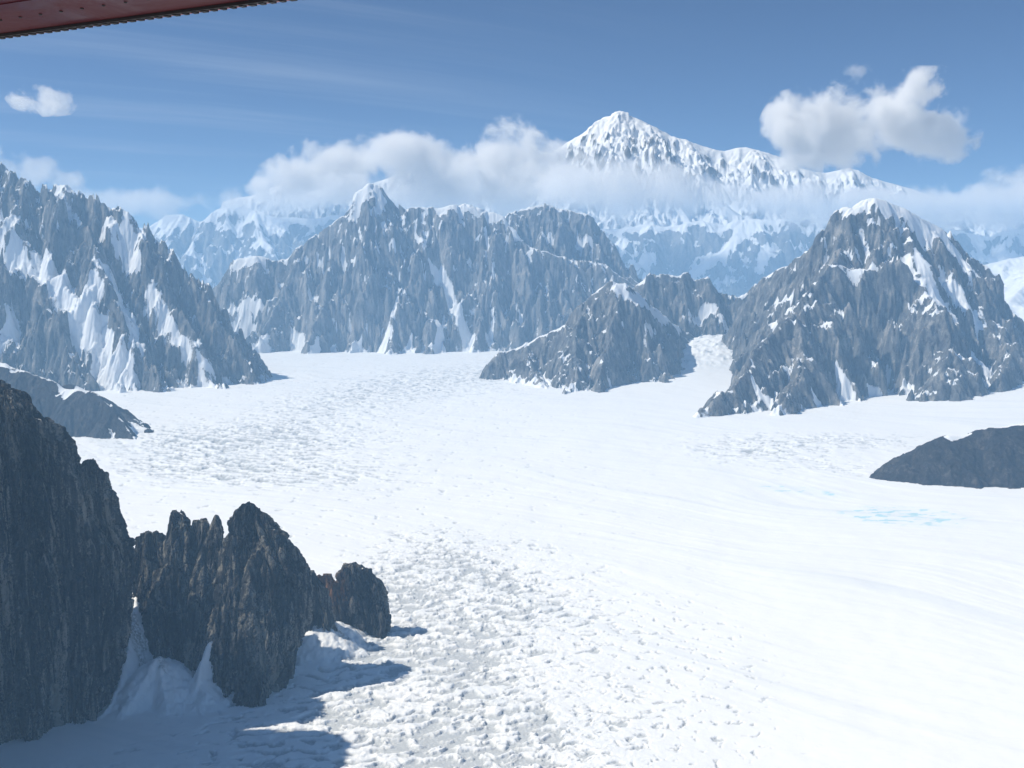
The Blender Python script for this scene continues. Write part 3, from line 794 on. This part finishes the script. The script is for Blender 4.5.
def rock(name, label, towers, mat, rust=None, group=None, snow_add=None):
    verts, quads, sn, ru = [], [], [], []
    off = 0
    for tw in towers:
        X, Y, Z, S = tower(**tw)
        ny, nx = X.shape
        idx = np.arange(ny * nx, dtype=np.int32).reshape(ny, nx) + off
        quads.append(np.stack([idx[:-1, :-1], idx[:-1, 1:], idx[1:, 1:], idx[1:, :-1]], -1).reshape(-1, 4))
        verts.append(np.stack([X, Y, Z], -1).reshape(-1, 3)); off += ny * nx
        if snow_add is not None: S = S + snow_add(X, Y, Z)
        sn.append(S.ravel()); ru.append((rust(X, Y, Z) if rust else X * 0).ravel())
    co = np.vstack(verts).astype(F32); q = np.vstack(quads)
    me = bpy.data.meshes.new(name)
    me.vertices.add(len(co)); me.vertices.foreach_set('co', co.ravel())
    me.loops.add(q.size); me.loops.foreach_set('vertex_index', q.ravel())
    me.polygons.add(len(q)); me.polygons.foreach_set('loop_start', np.arange(0, q.size, 4, dtype=np.int32))
    for n, arr in (('snow', np.concatenate(sn)), ('rust', np.concatenate(ru))):
        me.attributes.new(n, 'FLOAT', 'POINT').data.foreach_set('value', arr.astype(F32))
    me.update(calc_edges=True)
    me.polygons.foreach_set('use_smooth', np.full(len(q), True, dtype=bool))
    TOPS.append(float(co[:, 2].max()))
    return tag(link(name, me, mat), label, 'rock face', group)


def rust_at(px, py, Yd, rad):
    c = at(px, py, Yd)
    return lambda X, Y, Z: np.exp(-(((X - c[0]) / rad) ** 2 + ((Y - c[1]) / rad) ** 2 + ((Z - c[2]) / rad) ** 2))


def Tw(levels, yc, b, seed, **kw): return dict(levels=levels, yc=yc, b=b, seed=seed, **kw)


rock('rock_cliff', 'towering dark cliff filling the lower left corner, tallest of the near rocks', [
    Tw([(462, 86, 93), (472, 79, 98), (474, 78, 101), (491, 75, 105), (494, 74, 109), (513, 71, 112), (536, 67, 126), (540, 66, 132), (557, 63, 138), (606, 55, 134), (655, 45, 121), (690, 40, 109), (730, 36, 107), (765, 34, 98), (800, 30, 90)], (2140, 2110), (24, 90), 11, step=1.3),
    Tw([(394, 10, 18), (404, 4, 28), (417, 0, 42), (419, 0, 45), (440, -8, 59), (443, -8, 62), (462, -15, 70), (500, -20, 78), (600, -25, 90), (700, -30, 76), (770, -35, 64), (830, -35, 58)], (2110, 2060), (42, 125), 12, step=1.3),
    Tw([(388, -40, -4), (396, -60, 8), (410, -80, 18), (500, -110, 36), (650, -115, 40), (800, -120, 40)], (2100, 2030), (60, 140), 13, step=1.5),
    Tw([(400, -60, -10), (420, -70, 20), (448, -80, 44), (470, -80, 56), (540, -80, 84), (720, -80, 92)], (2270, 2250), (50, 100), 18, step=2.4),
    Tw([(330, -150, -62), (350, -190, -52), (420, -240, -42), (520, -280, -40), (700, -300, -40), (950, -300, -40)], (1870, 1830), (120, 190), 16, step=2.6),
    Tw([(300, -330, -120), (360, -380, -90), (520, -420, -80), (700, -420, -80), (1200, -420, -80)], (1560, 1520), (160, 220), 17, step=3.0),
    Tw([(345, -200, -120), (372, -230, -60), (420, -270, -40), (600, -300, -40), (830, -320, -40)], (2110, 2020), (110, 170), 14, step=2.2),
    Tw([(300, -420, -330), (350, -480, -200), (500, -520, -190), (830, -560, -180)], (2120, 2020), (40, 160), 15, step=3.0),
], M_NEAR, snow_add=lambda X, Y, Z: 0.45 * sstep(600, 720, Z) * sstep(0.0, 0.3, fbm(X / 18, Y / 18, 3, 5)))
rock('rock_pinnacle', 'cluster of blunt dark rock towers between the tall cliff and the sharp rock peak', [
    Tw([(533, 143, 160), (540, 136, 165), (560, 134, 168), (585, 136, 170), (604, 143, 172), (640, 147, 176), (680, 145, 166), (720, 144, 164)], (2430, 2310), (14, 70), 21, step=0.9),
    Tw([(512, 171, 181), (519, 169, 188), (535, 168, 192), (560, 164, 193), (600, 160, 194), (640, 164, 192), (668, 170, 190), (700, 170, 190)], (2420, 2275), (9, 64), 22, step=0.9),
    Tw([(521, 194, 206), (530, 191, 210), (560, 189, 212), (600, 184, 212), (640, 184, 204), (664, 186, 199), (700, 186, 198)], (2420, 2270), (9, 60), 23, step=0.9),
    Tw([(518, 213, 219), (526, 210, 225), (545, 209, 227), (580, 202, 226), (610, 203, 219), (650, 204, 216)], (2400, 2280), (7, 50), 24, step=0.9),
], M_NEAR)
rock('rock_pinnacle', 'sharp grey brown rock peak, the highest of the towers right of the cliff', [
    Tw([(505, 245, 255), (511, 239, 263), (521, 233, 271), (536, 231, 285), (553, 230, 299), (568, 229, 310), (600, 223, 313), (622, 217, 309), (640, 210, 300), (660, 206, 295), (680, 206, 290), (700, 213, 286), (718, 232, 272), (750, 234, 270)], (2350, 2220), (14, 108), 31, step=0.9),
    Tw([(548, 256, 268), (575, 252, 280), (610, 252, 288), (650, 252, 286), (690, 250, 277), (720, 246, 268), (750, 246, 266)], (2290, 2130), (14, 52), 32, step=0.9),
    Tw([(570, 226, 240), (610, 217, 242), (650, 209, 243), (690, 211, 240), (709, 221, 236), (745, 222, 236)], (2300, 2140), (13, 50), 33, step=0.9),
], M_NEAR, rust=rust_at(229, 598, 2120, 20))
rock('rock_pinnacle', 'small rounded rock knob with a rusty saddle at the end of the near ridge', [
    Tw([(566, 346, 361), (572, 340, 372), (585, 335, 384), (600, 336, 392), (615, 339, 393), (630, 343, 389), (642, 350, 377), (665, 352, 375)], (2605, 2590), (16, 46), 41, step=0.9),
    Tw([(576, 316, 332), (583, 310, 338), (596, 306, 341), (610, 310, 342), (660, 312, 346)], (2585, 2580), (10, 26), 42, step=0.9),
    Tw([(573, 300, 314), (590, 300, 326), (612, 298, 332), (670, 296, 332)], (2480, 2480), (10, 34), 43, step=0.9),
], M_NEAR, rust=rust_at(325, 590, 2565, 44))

# ------------------------------------------------------------------ aircraft wing overhead
def metal(name, col, rough, coat=0.0, spec=0.5, noise=0.0):
    m = bpy.data.materials.new(name); m.use_nodes = True
    T = NT(m.node_tree)
    p = T.n('ShaderNodeTexCoord').outputs['Object']
    n = T.noise(p, 6.0, 6, 0.6)
    c = T.mix(n, rgba(*[v * 0.75 for v in col]), rgba(*col))
    rg = T.maprange(T.noise(p, 2.5, 5, 0.6, 0.6), 0.35, 0.65, rough * 0.7, rough * 1.4)
    bp = T.n('ShaderNodeBump', ins={'Strength': 0.12, 'Distance': 0.02, 'Height': T.noise(p, 3.0, 4)})
    bs = T.n('ShaderNodeBsdfPrincipled', ins={'Base Color': c, 'Roughness': rg, 'Coat Weight': coat, 'Specular IOR Level': spec, 'Normal': bp.outputs[0]})
    T.n('ShaderNodeOutputMaterial', ins={'Surface': bs.outputs[0]})
    return m


M_RED = metal('dark_red_paint', (.065, .004, .008), .42, 0.0, 0.3)
M_DARK = metal('black_rubber', (.012, .010, .012), .6)
M_PINK = metal('faded_red_trim', (.35, .13, .14), .5)
E0 = Vector(at(0, 37, 4.5)); E1 = Vector(at(287, -1, 3.9))
span = (E1 - E0).normalized()
inn = Vector((-span.y * -1, 0, 0))
chord = Vector((span.y, -span.x, 0)).normalized()      # from the edge back over the cabin
if chord.y > 0: chord = -chord
wing = bpy.data.objects.new('aircraft_wing', None); COL.objects.link(wing)
wing.location = E0
tag(wing, 'dark red aircraft wing with a studded edge crossing the top left corner', 'wing')
A0, A1 = -3.2, 2.6


def wing_part(name, prof, mat, a0=A0, a1=A1, n=40, bevel=True):
    """prof: closed outline in (chord, up) metres, swept along the span"""
    bm = bmesh.new()
    rings = []
    for i in range(n + 1):
        a = a0 + (a1 - a0) * i / n
        rings.append([bm.verts.new(span * a + chord * c + Vector((0, 0, u))) for c, u in prof])
    k = len(prof)
    for r0, r1 in zip(rings[:-1], rings[1:]):
        for j in range(k): bm.faces.new((r0[j], r0[(j + 1) % k], r1[(j + 1) % k], r1[j]))
    bm.faces.new(rings[0][::-1]); bm.faces.new(rings[-1])
    bmesh.ops.recalc_face_normals(bm, faces=bm.faces)
    me = bpy.data.meshes.new(name); bm.to_mesh(me); bm.free()
    return link(name, me, mat, wing)


skin = [(0.02, 0.004), (0.25, 0.0), (0.7, -0.02), (1.2, -0.03), (1.7, -0.01), (1.95, 0.06), (2.0, 0.12), (1.95, 0.2), (1.6, 0.28), (1.0, 0.25), (0.4, 0.12), (0.02, 0.02)]
wskin = wing_part('wing_skin', skin, M_RED)
bm = bmesh.new(); bm.from_mesh(wskin.data)                 # its rivet heads
for cc, gap in ((0.22, 0.11), (0.62, 0.13)):
    a = A0 + 0.06
    while a < A1 - 0.06:
        m = bmesh.ops.create_uvsphere(bm, u_segments=8, v_segments=5, radius=0.007)
        for v in m['verts']: v.co = span * a + chord * cc + Vector((v.co.x, v.co.y, v.co.z * 0.5 - 0.002 - (cc > .5) * 0.014))
        for f in {f for v in m['verts'] for f in v.link_faces}: f.material_index = 1
        a += gap
bm.to_mesh(wskin.data); bm.free(); wskin.data.materials.append(M_DARK)
wing_part('edge_trim', [(-0.012, -0.004), (0.016, -0.006), (0.018, 0.028), (-0.012, 0.022)], M_PINK)
wing_part('edge_seal', [(0.018, -0.009), (0.034, -0.008), (0.034, 0.003), (0.018, 0.003)], M_DARK)
wing_part('panel_lap', [(0.30, -0.006), (0.42, -0.011), (0.42, 0.004), (0.30, 0.004)], M_RED)
bm = bmesh.new()
rnd = random.Random(4)
a = A0 + 0.05
while a < A1 - 0.05:
    wlen = 0.018 + rnd.random() * 0.008
    m = bmesh.ops.create_cube(bm, size=1.0)
    for v in m['verts']:
        q = span * (a + v.co.x * wlen) + chord * (0.014 + v.co.y * 0.024) + Vector((0, 0, -0.008 + v.co.z * 0.008))
        v.co = q
    a += 0.046
me = bpy.data.meshes.new('edge_clip_row'); bm.to_mesh(me); bm.free()
link('edge_clip_row', me, M_DARK, wing)
# ------------------------------------------------------------------ clouds (beyond the hazy basin)
def cloud(name, label, lobes, dens=0.004, nsc=900.0, namp=2.8, soft=0.3, group=None, seed=0.0, step=1.0):
    """lobes: (px, py, Y, rx px, ry px, depth m). A lumpy cloud of scattering droplets."""
    L = []
    for (px, py, Yd, rx, ry, dz) in lobes:
        c = Vector(at(px, py, Yd)); k = Yd / FPX
        L.append((c, (rx * k, dz, ry * k)))
    cen = sum((c for c, _ in L), Vector()) / len(L)
    bm = bmesh.new()
    for c, r in L:
        m = bmesh.ops.create_icosphere(bm, subdivisions=2, radius=1.35)
        for v in m['verts']: v.co = Vector((v.co.x * r[0], v.co.y * r[1], v.co.z * r[2])) + c - cen
    ch = bmesh.ops.convex_hull(bm, input=list(bm.verts))
    bmesh.ops.delete(bm, geom=[e for e in ch['geom_interior'] if isinstance(e, bmesh.types.BMVert)], context='VERTS')
    inner = [f for f in bm.faces if f not in set(x for x in ch['geom'] if isinstance(x, bmesh.types.BMFace))]
    bmesh.ops.delete(bm, geom=inner, context='FACES_ONLY')
    bmesh.ops.recalc_face_normals(bm, faces=bm.faces)
    me = bpy.data.meshes.new(name); bm.to_mesh(me); bm.free()
    m = bpy.data.materials.new('cloud_droplets'); m.use_nodes = True
    T = NT(m.node_tree)
    p = T.n('ShaderNodeTexCoord').outputs['Object']
    f = None
    for c, r in L:
        q = T.n('ShaderNodeVectorMath', operation='SUBTRACT', ins={0: p, 1: c - cen}).outputs[0]
        q = T.n('ShaderNodeVectorMath', operation='DIVIDE', ins={0: q, 1: r}).outputs[0]
        l = T.n('ShaderNodeVectorMath', operation='LENGTH', ins={0: q}).outputs['Value']
        l = T.math('SUBTRACT', 1.0, l)
        f = l if f is None else T.math('SMOOTH_MAX', f, l, 0.25)
    off = T.n('ShaderNodeVectorMath', operation='ADD', ins={0: p, 1: (seed * 1000, seed * 531, -seed * 777)}).outputs[0]
    n = T.noise(off, 1.0 / nsc, 9, 0.64, 0.2)
    v = T.math('ADD', f, T.math('MULTIPLY', T.math('SUBTRACT', n, 0.52), namp * 2))
    v = T.maprange(v, 0.0, soft, 0.0, dens)
    vol = T.n('ShaderNodeVolumePrincipled', ins={'Color': rgba(.995, .995, .995), 'Density': v, 'Anisotropy': 0.0})
    T.n('ShaderNodeOutputMaterial', ins={'Volume': vol.outputs[0]})
    o = link(name, me, m); o.location = cen
    tag(o, label, 'cloud', group)
    return o


cloud('cumulus_cloud', 'large lone puffy cloud above the right end of the white peak', [
    (800, 135, 24500, 34, 28, 900), (845, 125, 24500, 50, 36, 1000), (895, 125, 24500, 48, 38, 1000), (935, 132, 24500, 36, 30, 900), (932, 92, 24500, 22, 20, 500), (782, 118, 24500, 14, 20, 500)],
    dens=0.0060, nsc=1250, seed=1, soft=.75, namp=2.7)
G = 'clouds of the bank along the far ranges'
cloud('cloud', 'puffy cloud behind the pointed summit of the granite massif', [
    (355, 166, 23800, 52, 30, 900), (402, 156, 23800, 38, 25, 800), (322, 184, 23800, 62, 24, 900), (400, 188, 23800, 70, 32, 900), (448, 186, 23800, 50, 26, 900)], dens=0.0050, nsc=1250, group=G, seed=2, soft=.65, namp=2.2)
cloud('cloud', 'tallest puffy cloud of the bank, rising just left of the great white peak', [
    (505, 150, 24200, 46, 28, 900), (468, 170, 24200, 40, 26, 900), (545, 170, 24200, 40, 26, 900), (500, 192, 24200, 80, 30, 900), (570, 178, 24200, 40, 26, 900)], dens=0.0052, nsc=1250, group=G, seed=3, soft=.65, namp=2.2)
cloud('cloud', 'flat grey cloud band across the foot of the great white peak', [
    (590, 182, 22200, 60, 32, 800), (650, 194, 22200, 80, 32, 800), (725, 203, 22200, 90, 28, 800), (800, 204, 22200, 80, 28, 800), (870, 203, 22200, 70, 22, 800)], dens=0.0034, nsc=1300, group=G, seed=4, soft=.8, namp=1.9)
cloud('cloud', 'low white cloud at the right edge behind the domed mountain', [
    (930, 205, 22600, 70, 24, 800), (1000, 205, 22600, 70, 26, 800), (1060, 200, 22600, 80, 30, 800)], dens=0.0042, nsc=1300, group=G, seed=5, soft=.7, namp=2.2)
cloud('cloud', 'thin veil of cloud over the hazy range on the left', [
    (160, 203, 21800, 75, 15, 500), (240, 200, 21800, 85, 20, 500), (315, 196, 21800, 70, 22, 500), (20, 205, 21800, 90, 16, 500)], dens=0.0042, nsc=1300, group=G, seed=6, soft=.9, namp=2.0)
cloud('cloud', 'small puff of cloud alone in the blue sky over the jagged mountain', [
    (40, 100, 24000, 24, 12, 500), (58, 101, 24000, 15, 11, 400)], dens=0.0024, nsc=700, seed=7, soft=.5, namp=3.4)
cloud('cloud', 'faint cloud touching the crest of the jagged mountain', [
    (45, 172, 23800, 32, 14, 500), (5, 165, 23800, 26, 16, 500), (70, 180, 23800, 22, 12, 500)], dens=0.0011, nsc=900, seed=8, soft=.5)
cloud('cloud', 'tiny wisp of cloud above the large lone cloud', [
    (858, 72, 24500, 14, 9, 300)], dens=0.0012, nsc=600, seed=9, soft=.5)

# ------------------------------------------------------------------ haze
HAZE = 0.000052
top = max(t for t in TOPS if t < 2080)
top = max(top, E0.z + 0.5) + 6.0
bm = bmesh.new()
x0, x1, y0, y1, z0, z1 = -13900, 13900, -6400, 20000, -120, top
vs = [bm.verts.new(v) for v in ((x0, y0, z0), (x1, y0, z0), (x1, y1, z0), (x0, y1, z0), (x0, y0, z1), (x1, y0, z1), (x1, y1, z1), (x0, y1, z1))]
for f in ((3, 2, 1, 0), (4, 5, 6, 7), (0, 1, 5, 4), (1, 2, 6, 5), (2, 3, 7, 6), (3, 0, 4, 7)): bm.faces.new([vs[i] for i in f])
me = bpy.data.meshes.new('haze'); bm.to_mesh(me); bm.free()
mh = bpy.data.materials.new('haze_air'); mh.use_nodes = True
T = NT(mh.node_tree)
vol = T.n('ShaderNodeVolumePrincipled', ins={'Color': rgba(.37, .66, 1.0), 'Density': HAZE, 'Anisotropy': 0.1})
T.n('ShaderNodeOutputMaterial', ins={'Volume': vol.outputs[0]})
hz = link('haze', me, mh)
tag(hz, 'pale blue haze filling the air of the valley', 'haze', None, 'stuff')

# ------------------------------------------------------------------ light
SUN_EL = R(49)
SUN_DIR = Vector((-1.0, -0.03, 0)).normalized() * math.cos(SUN_EL) + Vector((0, 0, math.sin(SUN_EL)))   # towards the sun
sl = bpy.data.lights.new('sun', 'SUN'); sl.energy = 5.0; sl.angle = R(0.5); sl.color = (1.0, 0.925, 0.80)
so = bpy.data.objects.new('sun', sl); COL.objects.link(so)
so.rotation_euler = (-SUN_DIR).to_track_quat('-Z', 'Y').to_euler()
w = bpy.data.worlds.new('World'); SC.world = w; w.use_nodes = True
T = NT(w.node_tree)
sky = T.n('ShaderNodeTexSky', sky_type='NISHITA', sun_disc=False, sun_elevation=SUN_EL,
          sun_rotation=math.atan2(SUN_DIR.x, SUN_DIR.y), altitude=5000, air_density=1.0, dust_density=0.35, ozone_density=6.0)
dirv = T.n('ShaderNodeTexCoord').outputs['Generated']
sep = T.n('ShaderNodeSeparateXYZ', ins={0: dirv}).outputs
zz = T.math('ADD', T.math('MAXIMUM', sep[2], 0.0), 0.12)
uu = T.math('DIVIDE', sep[0], zz); vv = T.math('DIVIDE', sep[1], zz)
ca, sa = math.cos(-0.45), math.sin(-0.45)
al = T.math('ADD', T.math('MULTIPLY', uu, ca), T.math('MULTIPLY', vv, -sa))
ac = T.math('ADD', T.math('MULTIPLY', uu, sa), T.math('MULTIPLY', vv, ca))
cv = T.n('ShaderNodeCombineXYZ', ins={0: T.math('MULTIPLY', al, 0.16), 1: T.math('MULTIPLY', ac, 1.5)}).outputs[0]
ci = T.maprange(T.noise(cv, 1.6, 6, 0.6, 0.3), 0.47, 0.78)
left = T.maprange(sep[0], 0.25, -0.35)
ci = T.math('MULTIPLY', T.math('MULTIPLY', ci, left), 0.20)
skc = T.mix(ci, sky.outputs[0], rgba(9.0, 9.6, 10.4))
bg = T.n('ShaderNodeBackground', ins={0: skc, 1: 0.082})
T.n('ShaderNodeOutputWorld', ins={0: bg.outputs[0]})

# ------------------------------------------------------------------ camera and render settings
cam = bpy.data.cameras.new('camera'); cam.sensor_width = 36; cam.lens = FPX * 36 / W
cam.clip_start = 0.05; cam.clip_end = 200000
co = bpy.data.objects.new('camera', cam); COL.objects.link(co)
co.location = (0, 0, CAMZ); co.rotation_euler = (R(90) - PITCH, 0, 0)
SC.camera = co
SC.view_settings.view_transform = 'Standard'; SC.view_settings.look = 'None'
SC.view_settings.exposure = 0.11; SC.view_settings.gamma = 1; SC.view_settings.use_curve_mapping = False
cy = SC.cycles
cy.use_denoising = True
cy.max_bounces = 12; cy.diffuse_bounces = 3; cy.volume_bounces = 10
cy.volume_step_rate = 0.35; cy.volume_max_steps = 256
print('haze top', top, [round(t) for t in TOPS])
